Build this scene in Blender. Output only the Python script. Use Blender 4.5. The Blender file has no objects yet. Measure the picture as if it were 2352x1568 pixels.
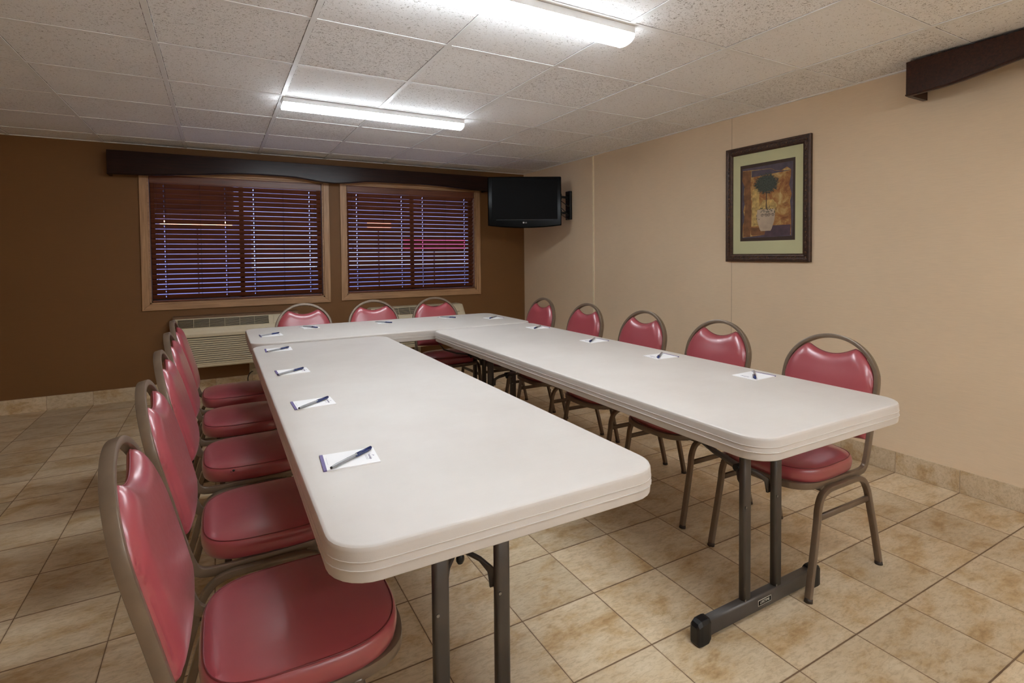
import bpy, bmesh, math, random
from mathutils import Vector, Matrix
C = bpy.context.scene.collection
PI = math.pi
random.seed(7)
# ---------------------------------------------------------------- room numbers (metres)
WX, BY, HC = 3.368, 5.805, 2.271          # right wall, back wall, ceiling height
LX, FY = -3.6, -5.2                       # left wall, front wall (behind the camera)
G = 0.6096; GX, GY = -0.841, 5.4635       # ceiling grid
SX, SY, TX, TY = 0.3082, 0.3054, 1.506, 0.9562   # floor tiles
TZ = 0.76                                 # table top height

# ---------------------------------------------------------------- node helpers
class NM:
    def __init__(s, name):
        s.m = bpy.data.materials.new(name); s.m.use_nodes = True
        s.t = s.m.node_tree; s.n = s.t.nodes; s.b = s.n['Principled BSDF']
        s.o = s.n['Material Output']
    def L(s, a, b): s.t.links.new(a, b)
    def node(s, ty, **kw):
        n = s.n.new(ty)
        for k, v in kw.items():
            if k in ('operation', 'blend_type', 'data_type', 'noise_dimensions', 'interpolation', 'feature', 'wave_type', 'bands_direction', 'clamp', 'interpolation_type'):
                setattr(n, k, v)
        return n
    def setin(s, n, i, v):
        if v is None: return
        if hasattr(v, 'is_linked') or isinstance(v, bpy.types.NodeSocket): s.L(v, n.inputs[i])
        else: n.inputs[i].default_value = v
    def math(s, op, a, b=None, c=None):
        n = s.node('ShaderNodeMath', operation=op)
        s.setin(n, 0, a); s.setin(n, 1, b); s.setin(n, 2, c)
        return n.outputs[0]
    def coord(s, kind='Object', scale=(1, 1, 1), loc=(0, 0, 0), rot=(0, 0, 0)):
        tc = s.node('ShaderNodeTexCoord'); mp = s.node('ShaderNodeMapping')
        s.L(tc.outputs[kind], mp.inputs['Vector'])
        mp.inputs['Scale'].default_value = scale; mp.inputs['Location'].default_value = loc
        mp.inputs['Rotation'].default_value = rot
        return mp.outputs[0]
    def noise(s, vec, scale, detail=4, rough=.55, dist=0):
        n = s.node('ShaderNodeTexNoise')
        s.L(vec, n.inputs['Vector']); n.inputs['Scale'].default_value = scale
        n.inputs['Detail'].default_value = detail; n.inputs['Roughness'].default_value = rough
        n.inputs['Distortion'].default_value = dist
        return n.outputs['Fac']
    def ramp(s, fac, stops, interp='LINEAR'):
        n = s.node('ShaderNodeValToRGB'); cr = n.color_ramp; cr.interpolation = interp
        while len(cr.elements) < len(stops): cr.elements.new(.5)
        for e, (p, c) in zip(cr.elements, stops):
            e.position = p; e.color = (*c, 1) if len(c) == 3 else c
        s.L(fac, n.inputs[0]); return n.outputs[0]
    def mix(s, fac, a, b, blend='MIX'):
        n = s.node('ShaderNodeMix', data_type='RGBA', blend_type=blend)
        s.setin(n, 0, fac)
        for i, v in ((6, a), (7, b)):
            if isinstance(v, tuple): v = (*v, 1) if len(v) == 3 else v
            s.setin(n, i, v)
        return n.outputs[2]
    def bump(s, h, strength=.3, dist=.002):
        n = s.node('ShaderNodeBump'); s.L(h, n.inputs['Height'])
        n.inputs['Strength'].default_value = strength; n.inputs['Distance'].default_value = dist
        s.L(n.outputs[0], s.b.inputs['Normal'])
    def col(s, v):
        s.setin(s.b, 'Base Color', (*v, 1) if isinstance(v, tuple) else v)
    def rough(s, v): s.setin(s.b, 'Roughness', v)
    def p(s, **kw):
        for k, v in kw.items(): s.b.inputs[k.replace('_', ' ')].default_value = v
        return s

def simple(name, col, rough=.5, metal=0., var=.06, scale=30, bump=0., spec=.5, coat=0.):
    m = NM(name); v = m.coord()
    f = m.noise(v, scale, 4)
    a = tuple(max(0, c * (1 - var)) for c in col); b = tuple(min(1, c * (1 + var)) for c in col)
    m.col(m.ramp(f, [(.3, a), (.7, b)])); m.rough(rough)
    m.p(Metallic=metal); m.b.inputs['Specular IOR Level'].default_value = spec
    if coat: m.b.inputs['Coat Weight'].default_value = coat; m.b.inputs['Coat Roughness'].default_value = .15
    if bump: m.bump(m.noise(v, scale * 4, 3), bump, .001)
    return m.m

def wood(name, dark, light, axis, rough=.45, scale=1., coat=0., spec=.5):
    m = NM(name); sc = [60 * scale] * 3; sc[axis] = 3 * scale
    v = m.coord(scale=tuple(sc))
    f = m.noise(v, 1., 6, .6, .6)
    m.col(m.ramp(f, [(.3, dark), (.68, light)])); m.rough(rough)
    m.bump(f, .15, .001); m.b.inputs['Specular IOR Level'].default_value = spec
    if coat: m.b.inputs['Coat Weight'].default_value = coat; m.b.inputs['Coat Roughness'].default_value = .25
    return m.m

def emis(name, col, st):
    m = NM(name); m.col(col); m.b.inputs['Emission Color'].default_value = (*col, 1)
    m.b.inputs['Emission Strength'].default_value = st; return m.m

# ---------------------------------------------------------------- materials
def tile_mat(name, floor=True):
    m = NM(name); tc = m.node('ShaderNodeTexCoord'); sep = m.node('ShaderNodeSeparateXYZ')
    m.L(tc.outputs['Object'], sep.inputs[0])
    u = m.math('DIVIDE', sep.outputs[0], SX); v = m.math('DIVIDE', sep.outputs[1], SY)
    fu = m.math('FLOOR', u); fv = m.math('FLOOR', v)
    cu = m.math('ABSOLUTE', m.math('SUBTRACT', m.math('FRACT', u), .5))
    cv = m.math('ABSOLUTE', m.math('SUBTRACT', m.math('FRACT', v), .5))
    cmb = m.node('ShaderNodeCombineXYZ'); m.L(fu, cmb.inputs[0]); m.L(fv, cmb.inputs[1])
    wn = m.node('ShaderNodeTexWhiteNoise'); m.L(cmb.outputs[0], wn.inputs['Vector'])
    off = m.node('ShaderNodeVectorMath'); off.operation = 'MULTIPLY_ADD'
    m.L(wn.outputs['Color'], off.inputs[0]); off.inputs[1].default_value = (9, 9, 9); m.L(tc.outputs['Object'], off.inputs[2])
    st = m.node('ShaderNodeMapping'); m.L(off.outputs[0], st.inputs[0]); st.inputs['Scale'].default_value = (.8, 1.3, 1.2)
    big = m.noise(st.outputs[0], 7.0, 8, .66, .35)
    st2 = m.node('ShaderNodeMapping'); m.L(off.outputs[0], st2.inputs[0]); st2.inputs['Scale'].default_value = (.7, 1.9, 1.5)
    st2.inputs['Rotation'].default_value = (0, 0, .3)
    fine = m.noise(st2.outputs[0], 45, 8, .74, .5)
    c1 = m.ramp(big, [(.30, (.42, .265, .12)), (.41, (.54, .385, .215)), (.50, (.62, .485, .32)), (.66, (.69, .565, .40))])
    c2 = m.mix(.62, c1, m.ramp(fine, [(.36, (.60, .54, .46)), (.54, (1., 1., 1.))]), 'MULTIPLY')
    vr = m.math('MULTIPLY_ADD', wn.outputs['Value'], .24, .86)
    cc = m.node('ShaderNodeCombineColor')
    for i in range(3): m.L(vr, cc.inputs[i])
    c3 = m.mix(1., c2, cc.outputs[0], 'MULTIPLY')
    if floor:
        wob = m.math('MULTIPLY', m.math('SUBTRACT', m.noise(tc.outputs['Object'], 40, 3), .5), .006)
        g1 = m.math('GREATER_THAN', m.math('ADD', cu, wob), .5 - .0052)
        g2 = m.math('GREATER_THAN', m.math('ADD', cv, wob), .5 - .0080)
        g = m.math('MAXIMUM', g1, g2)
        e = m.math('MAXIMUM', m.math('ADD', cu, wob), m.math('ADD', cv, wob))
        c3 = m.mix(m.math('MULTIPLY', m.math('GREATER_THAN', e, .484), .25), c3, (.33, .21, .11))
        gc = m.ramp(m.noise(tc.outputs['Object'], 8, 3), [(.3, (.13, .075, .038)), (.7, (.21, .13, .075))])
        m.col(m.mix(g, c3, gc))
        hh = m.math('SUBTRACT', m.math('MULTIPLY', fine, .35), g)
        m.bump(hh, .35, .0015)
        m.rough(m.math('MULTIPLY_ADD', g, .4, m.math('MULTIPLY_ADD', fine, .25, .30)))
        m.b.inputs['Specular IOR Level'].default_value = .45
    else:
        m.col(c3); m.bump(fine, .2, .001); m.rough(.5)
    return m.m

def ceiling_mat():
    m = NM('acoustic tile'); tc = m.node('ShaderNodeTexCoord'); sep = m.node('ShaderNodeSeparateXYZ')
    m.L(tc.outputs['Object'], sep.inputs[0])
    u = m.math('DIVIDE', sep.outputs[0], G); v = m.math('DIVIDE', sep.outputs[1], G)
    fu = m.math('FLOOR', u); fv = m.math('FLOOR', v)
    cmb = m.node('ShaderNodeCombineXYZ'); m.L(fu, cmb.inputs[0]); m.L(fv, cmb.inputs[1])
    wn = m.node('ShaderNodeTexWhiteNoise'); m.L(cmb.outputs[0], wn.inputs['Vector'])
    off = m.node('ShaderNodeVectorMath'); off.operation = 'MULTIPLY_ADD'
    m.L(wn.outputs['Color'], off.inputs[0]); off.inputs[1].default_value = (7, 7, 7); m.L(tc.outputs['Object'], off.inputs[2])
    fis = m.noise(off.outputs[0], 95, 3, .62, 1.4)
    big = m.noise(off.outputs[0], 32, 4, .6, .8)
    thr = m.math('MULTIPLY_ADD', wn.outputs['Value'], .06, .350)
    pit = m.math('LESS_THAN', m.math('MULTIPLY_ADD', big, .12, fis), m.math('ADD', thr, .075))
    sm = m.math('SMOOTH_MIN', fis, .5, .1)
    base = m.ramp(m.noise(off.outputs[0], 2.2, 3), [(.3, (.87, .875, .885)), (.7, (.91, .915, .92))])
    c = m.mix(m.math('MULTIPLY', pit, .75), base, (.30, .28, .265))
    cu = m.math('ABSOLUTE', m.math('SUBTRACT', m.math('FRACT', u), .5))
    cv = m.math('ABSOLUTE', m.math('SUBTRACT', m.math('FRACT', v), .5))
    w1 = m.math('MULTIPLY', m.math('SUBTRACT', m.noise(tc.outputs['Object'], 22, 4, .7), .5), .016)
    e = m.math('GREATER_THAN', m.math('ADD', m.math('MAXIMUM', cu, cv), w1), .5 - .0235)
    c = m.mix(m.math('MULTIPLY', e, .85), c, (.10, .09, .085))
    m.col(c); m.rough(.9); m.b.inputs['Specular IOR Level'].default_value = .15
    m.bump(m.math('SUBTRACT', m.math('MULTIPLY', fis, .6), pit), .55, .004)
    return m.m

def wall_mat(name, c, var=.05):
    m = NM(name); v = m.coord(); f = m.noise(v, 1.3, 4, .6)
    hl = m.noise(m.coord(scale=(14, 14, 420)), 1, 3, .6)
    a = tuple(x * (1 - var) for x in c); b = tuple(min(1, x * (1 + var)) for x in c)
    cc = m.mix(.22, m.ramp(f, [(.3, a), (.7, b)]), m.ramp(hl, [(.35, tuple(x * .85 for x in c)), (.65, tuple(min(1, x * 1.12) for x in c))]))
    m.col(cc); m.rough(.55); m.b.inputs['Specular IOR Level'].default_value = .3
    m.bump(hl, .18, .001); return m.m

def table_mat():
    m = NM('moulded plastic'); v = m.coord()
    f = m.noise(v, 3, 5, .6); sc = m.noise(m.coord(scale=(2, 60, 2)), 4, 3); peb = m.noise(v, 420, 2, .5)
    c = m.ramp(f, [(.3, (.525, .48, .445)), (.7, (.58, .54, .505))])
    sp = m.math('LESS_THAN', m.noise(v, 26, 2, .5), .205)
    c = m.mix(m.math('MULTIPLY', sp, .35), c, (.34, .26, .17))
    m.col(c); m.rough(m.math('MULTIPLY_ADD', sc, .2, .34)); m.b.inputs['Specular IOR Level'].default_value = .4
    m.bump(m.math('ADD', peb, m.math('MULTIPLY', sc, .3)), .12, .0008); return m.m

def vinyl_mat():
    m = NM('red vinyl'); v = m.coord()
    f = m.noise(v, 5, 4, .5)
    c = m.ramp(f, [(.3, (.295, .044, .057)), (.7, (.345, .055, .070))])
    m.col(c); m.rough(m.math('MULTIPLY_ADD', m.noise(v, 60, 3), .12, .30))
    m.b.inputs['Coat Weight'].default_value = .9; m.b.inputs['Coat Roughness'].default_value = .24
    m.b.inputs['Specular IOR Level'].default_value = .5
    m.b.inputs['Sheen Weight'].default_value = .06
    m.bump(m.noise(v, 500, 2), .06, .0005); return m.m

M = dict(
    floor=tile_mat('beige stone tile'), base=tile_mat('stone tile base', False), ceiling=ceiling_mat(),
    grid=simple('painted steel', (.84, .85, .85), .45, 0, .03),
    wall=wall_mat('beige wallcovering', (.74, .585, .41)), brown=wall_mat('brown wallcovering', (.18, .083, .027)),
    offwhite=wall_mat('pale wall paint', (.78, .74, .68)), strip=simple('cream strip', (.84, .72, .50), .5),
    table=table_mat(), vinyl=vinyl_mat(), welt=simple('dark red welt', (.16, .018, .022), .4),
    frame=simple('taupe enamel', (.165, .118, .082), .30, .2, .1, 20, 0, .5),
    black=simple('black rubber', (.006, .0055, .006), .4, spec=.4), blackgloss=simple('black gloss plastic', (.002, .0018, .002), .14, 0, .02, spec=.10),
    glide=simple('brown plastic glide', (.035, .022, .014), .5), screen=simple('dark screen', (.003, .0022, .002), .35, 0, .02, spec=.05), steel=simple('grey enamel', (.080, .070, .064), .38, .35, .08, 15),
    silver=simple('zinc', (.28, .27, .26), .3, .9), oak=wood('oak trim x', (.28, .145, .066), (.50, .29, .145), 0), oakv=wood('oak trim z', (.28, .145, .066), (.50, .29, .145), 2),
    slat=wood('cherry slat', (.095, .026, .011), (.19, .056, .024), 0, .38, 1, 0, .5),
    mahog=wood('dark mahogany x', (.012, .0045, .003), (.026, .009, .006), 0, .26, 1.4, 0, .20), mahogy=wood('dark mahogany y', (.014, .005, .003), (.055, .016, .007), 1, .34, 1.4, 0, .3),
    ptac=simple('almond plastic', (.64, .55, .385), .45, 0, .03), groove=simple('dark groove', (.035, .028, .02), .8),
    sleeve=simple('brown sleeve', (.16, .085, .04), .5), white=simple('white enamel', (.72, .72, .72), .35, 0, .02),
    paper=simple('white paper', (.80, .79, .80), .6, 0, .01), purple=simple('violet ink', (.115, .085, .235), .5), ink=simple('grey ink', (.16, .13, .22), .6),
    penbody=simple('grey translucent barrel', (.26, .26, .27), .25), pencap=simple('navy cap', (.012, .022, .10), .25),
    lens=emis('diffuser', (.875, .945, 1.), 11.3), glass=None, sash=simple('bronze sash', (.045, .018, .010), .4, .3),
    outlet=simple('ivory plastic', (.50, .44, .31), .4), gold=simple('aged gold', (.15, .075, .035), .35, .5, .3, 80),
    bronze=simple('carved bronze wood', (.055, .025, .014), .35, .25, .45, 60, .5), mat=simple('sage mat board', (.56, .555, .33), .8, 0, .02, 9),
)
g = NM('window glass'); g.p(Roughness=.02, IOR=1.45); g.col((1, 1, 1)); g.b.inputs['Transmission Weight'].default_value = 1.; M['glass'] = g.m

# ---------------------------------------------------------------- mesh helpers
def new_bm(): return bmesh.new()
def box(bm, x0, x1, y0, y1, z0, z1, mi=0):
    vs = [bm.verts.new((x, y, z)) for x in (x0, x1) for y in (y0, y1) for z in (z0, z1)]
    for f in ((0, 1, 3, 2), (4, 6, 7, 5), (0, 4, 5, 1), (2, 3, 7, 6), (0, 2, 6, 4), (1, 5, 7, 3)):
        fc = bm.faces.new([vs[i] for i in f]); fc.material_index = mi
def loft(bm, rings, closed=True, cap0=True, cap1=True, mi=0, smooth=True):
    R = [[bm.verts.new(p) for p in r] for r in rings]; n = len(R[0])
    for a, b in zip(R[:-1], R[1:]):
        for i in range(n if closed else n - 1):
            j = (i + 1) % n
            f = bm.faces.new((a[i], a[j], b[j], b[i])); f.smooth = smooth; f.material_index = mi
    if cap0: f = bm.faces.new(list(reversed(R[0]))); f.material_index = mi; f.smooth = False
    if cap1: f = bm.faces.new(R[-1]); f.material_index = mi; f.smooth = False
    return R
def cyl(bm, p0, p1, r0, r1=None, n=16, mi=0):
    r1 = r0 if r1 is None else r1
    p0 = Vector(p0); p1 = Vector(p1); d = (p1 - p0).normalized()
    a = d.orthogonal().normalized(); b = d.cross(a)
    rings = [[p + (a * math.cos(2 * PI * i / n) + b * math.sin(2 * PI * i / n)) * r for i in range(n)] for p, r in ((p0, r0), (p1, r1))]
    loft(bm, rings, mi=mi)
def sphere(bm, c, r, sc=(1, 1, 1), n=10, mi=0):
    ret = bmesh.ops.create_uvsphere(bm, u_segments=n, v_segments=max(4, n // 2), radius=r)
    for v in ret['verts']:
        v.co = Vector((v.co.x * sc[0] + c[0], v.co.y * sc[1] + c[1], v.co.z * sc[2] + c[2]))
        for f in v.link_faces: f.smooth = True; f.material_index = mi
def catmull(P, k=6, closed=False):
    out = []; n = len(P); P = [Vector(p) for p in P]
    rng = range(n) if closed else range(n - 1)
    for i in rng:
        if closed: a, b, c, d = P[i - 1], P[i], P[(i + 1) % n], P[(i + 2) % n]
        else: a, b, c, d = P[max(i - 1, 0)], P[i], P[i + 1], P[min(i + 2, n - 1)]
        for j in range(k):
            t = j / k
            out.append(.5 * ((2 * b) + (c - a) * t + (2 * a - 5 * b + 4 * c - d) * t * t + (3 * b - a - 3 * c + d) * t ** 3))
    if not closed: out.append(P[-1])
    return out
def rsect(w, h, r, k=2):
    pts = []
    for cx, cy, a0 in ((w / 2 - r, h / 2 - r, 0), (-w / 2 + r, h / 2 - r, PI / 2), (-w / 2 + r, -h / 2 + r, PI), (w / 2 - r, -h / 2 + r, 1.5 * PI)):
        for i in range(k + 1):
            a = a0 + i / k * PI / 2; pts.append((cx + r * math.cos(a), cy + r * math.sin(a)))
    return pts
def sweep(bm, path, w, h, r, normals, closed=False, k=2, mi=0):
    """rectangular tube: h along the given normal, w across it"""
    S = rsect(w, h, r, k); n = len(path); rings = []
    for i, p in enumerate(path):
        if closed: t = path[(i + 1) % n] - path[i - 1]
        else: t = path[min(i + 1, n - 1)] - path[max(i - 1, 0)]
        t.normalize(); N = Vector(normals[i] if isinstance(normals, list) else normals); N = (N - t * N.dot(t)).normalized(); Bv = t.cross(N)
        rings.append([p + Bv * a + N * b for a, b in S])
    if closed: rings.append(rings[0])
    if closed:
        R = [[bm.verts.new(q) for q in rr] for rr in rings[:-1]]; m = len(S)
        for i in range(n):
            a, b = R[i], R[(i + 1) % n]
            for j in range(m):
                f = bm.faces.new((a[j], a[(j + 1) % m], b[(j + 1) % m], b[j])); f.smooth = True; f.material_index = mi
    else: loft(bm, rings, mi=mi)
def round_tube(bm, path, r, n=8, closed=False, mi=0):
    path = [Vector(p) for p in path]; N = []; 
    for i in range(len(path)):
        t = path[(i + 1) % len(path)] - path[i - 1] if closed else path[min(i + 1, len(path) - 1)] - path[max(i - 1, 0)]
        up = Vector((0, 0, 1)) if abs(t.normalized().z) < .9 else Vector((1, 0, 0)); N.append(up)
    sweep(bm, path, 2 * r, 2 * r, r * .98, N, closed, 3, mi)

def obj(name, bm, mats, parent=None, smooth_angle=None, recalc=True):
    if recalc: bmesh.ops.recalc_face_normals(bm, faces=bm.faces)
    me = bpy.data.meshes.new(name); bm.to_mesh(me); bm.free()
    for m in (mats if isinstance(mats, (list, tuple)) else [mats]): me.materials.append(m)
    o = bpy.data.objects.new(name, me); C.objects.link(o)
    if parent: o.parent = parent
    if smooth_angle is not None:
        me.shade_smooth()
        try: me.set_sharp_from_angle(angle=math.radians(smooth_angle))
        except Exception: pass
    return o
def bevel(o, w=.002, seg=2):
    b = o.modifiers.new('bevel', 'BEVEL'); b.width = w; b.segments = seg; b.limit_method = 'ANGLE'; b.angle_limit = math.radians(40)
    b.harden_normals = False
    return o
def bx(name, mats, parent, *dims, bev=0):
    bm = new_bm(); box(bm, *dims); o = obj(name, bm, mats, parent)
    if bev: bevel(o, bev)
    return o
def thing(name, label, cat, loc=(0, 0, 0), rz=0, group=None):
    o = bpy.data.objects.new(name, None); C.objects.link(o); o.empty_display_size = .1
    o.location = loc; o.rotation_euler = (0, 0, rz); o['label'] = label; o['category'] = cat
    if group: o['group'] = group
    return o
def tag(o, label, cat, group=None):
    o['label'] = label; o['category'] = cat
    if group: o['group'] = group
    return o
def struct(o): o['kind'] = 'structure'; return o
def dup(root, loc, rz, label):
    r = root.copy(); C.objects.link(r); r.location = loc; r.rotation_euler = (0, 0, rz); r['label'] = label
    def kids(src, dst):
        for ch in list(src.children):
            c = ch.copy(); C.objects.link(c); c.parent = dst; kids(ch, c)
    kids(root, r); return r
def text_mesh(s, size, extrude=.0):
    cu = bpy.data.curves.new('lettering', 'FONT'); cu.body = s; cu.size = size; cu.extrude = extrude
    cu.align_x = 'CENTER'; cu.align_y = 'CENTER'
    o = bpy.data.objects.new('lettering', cu); C.objects.link(o)
    dg = bpy.context.evaluated_depsgraph_get(); me = bpy.data.meshes.new_from_object(o.evaluated_get(dg))
    bpy.data.objects.remove(o); return me
def text_into(bm, s, size, mat4, mi, extrude=.0002):
    me = text_mesh(s, size, extrude); n0 = len(bm.verts); f0 = len(bm.faces)
    bm.from_mesh(me); bm.verts.ensure_lookup_table(); bm.faces.ensure_lookup_table()
    for v in bm.verts[n0:]: v.co = mat4 @ v.co
    for f in bm.faces[f0:]: f.material_index = mi
    bpy.data.meshes.remove(me)

# ---------------------------------------------------------------- setting
bm = new_bm(); box(bm, LX - TX, WX - TX, FY - TY, BY + .0 - TY, -.1, 0)
fl = struct(obj('floor', bm, M['floor'])); fl.location = (TX, TY, 0)
bm = new_bm(); box(bm, LX - GX, WX - GX, FY - GY, BY - GY, .004, .1)
ce = struct(obj('ceiling', bm, M['ceiling'])); ce.location = (GX, GY, HC)
# T-bar grid : main runners along y, cross tees along x
bm = new_bm(); hw = .0119
i0 = math.ceil((LX - GX) / G); i1 = math.floor((WX - GX) / G)
j0 = math.ceil((FY - GY) / G); j1 = math.floor((BY - GY) / G)
for i in range(i0, i1 + 1): box(bm, i * G - hw, i * G + hw, FY - GY, BY - GY, 0, .006)
for j in range(j0, j1 + 1):
    for i in range(i0 - 1, i1 + 1):
        a = max(i * G + hw, LX - GX); b = min((i + 1) * G - hw, WX - GX)
        if b > a: box(bm, a, b, j * G - hw, j * G + hw, .0008, .006)
box(bm, LX - GX, WX - GX, BY - GY - .022, BY - GY, -.0005, .004)       # wall angle
box(bm, WX - GX - .022, WX - GX, FY - GY, BY - GY - .022, -.0005, .004)
obj('ceiling_grid', bm, M['grid'], ce)

T = .14
struct(bx('wall_right', M['wall'], None, WX, WX + T, FY - T, BY + T, -.1, HC + .15))
struct(bx('wall_left', M['wall'], None, LX - T, LX, FY - T, BY + T, -.1, HC + .15))
struct(bx('wall_front', M['offwhite'], None, LX, WX, FY - T, FY, -.1, HC + .15))
W1 = (-.535, .965, .85, 2.03); W2 = (1.19, 2.695, .86, 2.03)   # window openings x0 x1 z0 z1
bm = new_bm(); zt = HC + .15
box(bm, LX, W1[0], BY, BY + T, -.1, zt); box(bm, W1[1], W2[0], BY, BY + T, -.1, zt); box(bm, W2[1], WX, BY, BY + T, -.1, zt)
for w in (W1, W2): box(bm, w[0], w[1], BY, BY + T, -.1, w[2]); box(bm, w[0], w[1], BY, BY + T, w[3], zt)
struct(obj('wall_back', bm, M['brown']))

def baseboard(name, axis):
    bm = new_bm(); h = .118; t = .010; L = SX
    if axis == 'x':
        x = TX + SX * math.floor((LX - TX) / SX)
        while x < WX - .01:
            a, b = max(x + .0018, LX), min(x + SX - .0018, WX - t)
            if b > a: box(bm, a - TX, b - TX, BY - t - TY, BY - TY, 0, h)
            x += SX
        box(bm, LX - TX, WX - t - TX, BY - t * .93 - TY, BY - TY, 0, h - .002, 1)
    else:
        y = TY + SY * math.floor((FY - TY) / SY)
        while y < BY - .01:
            a, b = max(y + .0018, FY), min(y + SY - .0018, BY)
            if b > a: box(bm, WX - t - TX, WX - TX, a - TY, b - TY, 0, h)
            y += SY
        box(bm, WX - t * .93 - TX, WX - TX, FY - TY, BY - t - TY, 0, h - .002, 1)
    o = struct(obj(name, bm, [M['base'], simple('base grout ' + axis, (.36, .27, .18), .8)])); o.location = (TX, TY, 0); return o
baseboard('baseboard_back', 'x'); baseboard('baseboard_right', 'y')

struct(bx('trim_1', M['strip'], None, WX - .006, WX, 4.372, 4.394, .118, HC, bev=.001))
struct(bx('trim_2', simple('wallcovering seam', (.50, .37, .25), .6), None, WX - .0012, WX, 2.693, 2.697, .118, HC))  # faint darker vertical seam in the wallcovering

# ---------------------------------------------------------------- windows and blinds
def window(idx, w):
    x0, x1, z0, z1 = w; n = idx
    fw = .058
    root = bpy.data.objects.new('window_%d' % n, None); C.objects.link(root); root.location = ((x0 + x1) / 2, BY, z0); struct(root)
    cx = (x0 + x1) / 2
    def P(name, bm, m, par=root):
        for v in bm.verts: v.co -= Vector((cx, BY, z0))
        return obj(name, bm, m, par)
    # mitred casing
    def casing(a, b, mat):
        bm = new_bm(); (ax, az, bx_, bz), (cx_, cz, dx, dz) = a, b
        v = [bm.verts.new((p[0], y, p[1])) for y in (BY - .018, BY) for p in ((ax, az), (bx_, bz), (cx_, cz), (dx, dz))]
        bm.faces.new(v[:4]); bm.faces.new(v[4:][::-1])
        for i in range(4): bm.faces.new((v[i], v[4 + i], v[4 + (i + 1) % 4], v[(i + 1) % 4]))
        bevel(P('window_casing', bm, mat), .003)
    casing((x0, z0, x1, z0), (x1 + fw, z0 - fw, x0 - fw, z0 - fw), M['oak'])
    casing((x0, z1, x1, z1), (x1 + fw, z1 + fw, x0 - fw, z1 + fw), M['oak'])
    casing((x0, z0, x0, z1), (x0 - fw, z1 + fw, x0 - fw, z0 - fw), M['oakv'])
    casing((x1, z0, x1, z1), (x1 + fw, z1 + fw, x1 + fw, z0 - fw), M['oakv'])
    bm = new_bm()                                   # jamb lining
    box(bm, x0, x0 + .012, BY - .002, BY + .125, z0, z1); box(bm, x1 - .012, x1, BY - .002, BY + .125, z0, z1)
    box(bm, x0, x1, BY - .002, BY + .125, z0, z0 + .012); box(bm, x0, x1, BY - .002, BY + .125, z1 - .012, z1)
    P('jamb', bm, M['oak'])
    bm = new_bm(); s = .035                          # sliding sash
    for a, b in ((x0 + .012, cx + .02), (cx - .02, x1 - .012)):
        box(bm, a, a + s, BY + .09, BY + .115, z0 + .012, z1 - .012); box(bm, b - s, b, BY + .09, BY + .115, z0 + .012, z1 - .012)
        box(bm, a + s, b - s, BY + .09, BY + .115, z0 + .012, z0 + .012 + s); box(bm, a + s, b - s, BY + .09, BY + .115, z1 - .012 - s, z1 - .012)
    P('sash', bm, M['sash'])
    bm = new_bm(); box(bm, x0 + .04, cx - .016, BY + .100, BY + .104, z0 + .04, z1 - .04); box(bm, cx + .016, x1 - .04, BY + .100, BY + .104, z0 + .04, z1 - .04)
    P('glass', bm, M['glass'])
    return root
window(1, W1); window(2, W2)

def blind(w, label, sag):
    x0, x1, z0, z1 = w[0] + .016, w[1] - .016, w[2] + .014, w[3] - .012
    cx = (x0 + x1) / 2; Y = BY + .035
    root = thing('window_blind', label, 'blind', (cx, Y, z0))
    def P(name, bm, m):
        for v in bm.verts: v.co -= Vector((cx, Y, z0))
        return obj(name, bm, m, root)
    bm = new_bm(); box(bm, x0, x1, Y - .030, Y - .018, z1 - .075, z1)
    box(bm, x0, x1, Y - .034, Y - .030, z1 - .070, z1 - .062); box(bm, x0, x1, Y - .034, Y - .030, z1 - .012, z1 - .004)
    bevel(P('headrail_cover', bm, M['slat']), .002)
    bm = new_bm(); box(bm, x0 + .004, x1 - .004, Y - .016, Y + .026, z1 - .045, z1 - .003); P('headrail', bm, M['slat'])
    ztop = z1 - .075; zbot = z0 + .022; pitch = .0455; n = int((ztop - zbot) / pitch); pitch = (ztop - zbot) / n
    L = x1 - x0; holes = [x0 + .105, cx - .14, cx + .105, x1 - .115]
    bm = new_bm(); hwid = .0035; D = .0253
    for k in range(n):
        zc = zbot + pitch * (k + .55)
        t = math.radians(50.5 + sag * 1.4 * math.sin(k * 1.7) + (2.5 * (k / n) ** 2) + random.uniform(-.5, .5))
        ca, sa = math.cos(t), math.sin(t); th = .0014
        dr = random.uniform(-.0015, .0015)
        def seg(a, b, d0, d1):
            vs = []
            for x in (a, b):
                for (d, h) in ((d0, -th), (d1, -th), (d1, th), (d0, th)):
                    # room edge (d negative) up, outer edge down
                    vs.append(bm.verts.new((x, Y + d * ca + h * sa, zc - d * sa + h * ca + dr * (x - cx) / L)))
            for f in ((0, 1, 2, 3), (7, 6, 5, 4), (0, 4, 5, 1), (1, 5, 6, 2), (2, 6, 7, 3), (3, 7, 4, 0)): bm.faces.new([vs[i] for i in f])
        xs = [x0 + .004] + holes + [x1 - .004]
        prev = x0 + .004
        for h in holes: seg(prev, h - hwid, -D, D); seg(h - hwid, h + hwid, -D, -.011); seg(h - hwid, h + hwid, .009, D); prev = h + hwid
        seg(prev, x1 - .004, -D, D)
    P('slats', bm, M['slat'])
    bm = new_bm(); box(bm, x0 + .003, x1 - .003, Y - .026, Y + .026, z0 + .001, z0 + .016); bevel(P('bottom_rail', bm, M['slat']), .003)
    bm = new_bm()
    for h in holes + [(holes[0] + holes[1]) / 2 + .03, (holes[2] + holes[3]) / 2]:
        for dy in (-.024, .0245): cyl(bm, (h + .012, Y + dy, z0 + .012), (h + .012, Y + dy, ztop + .01), .0009, n=6)
    P('ladder_cords', bm, M['black'])
    return root, x0, x1, z0, z1, Y
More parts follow.
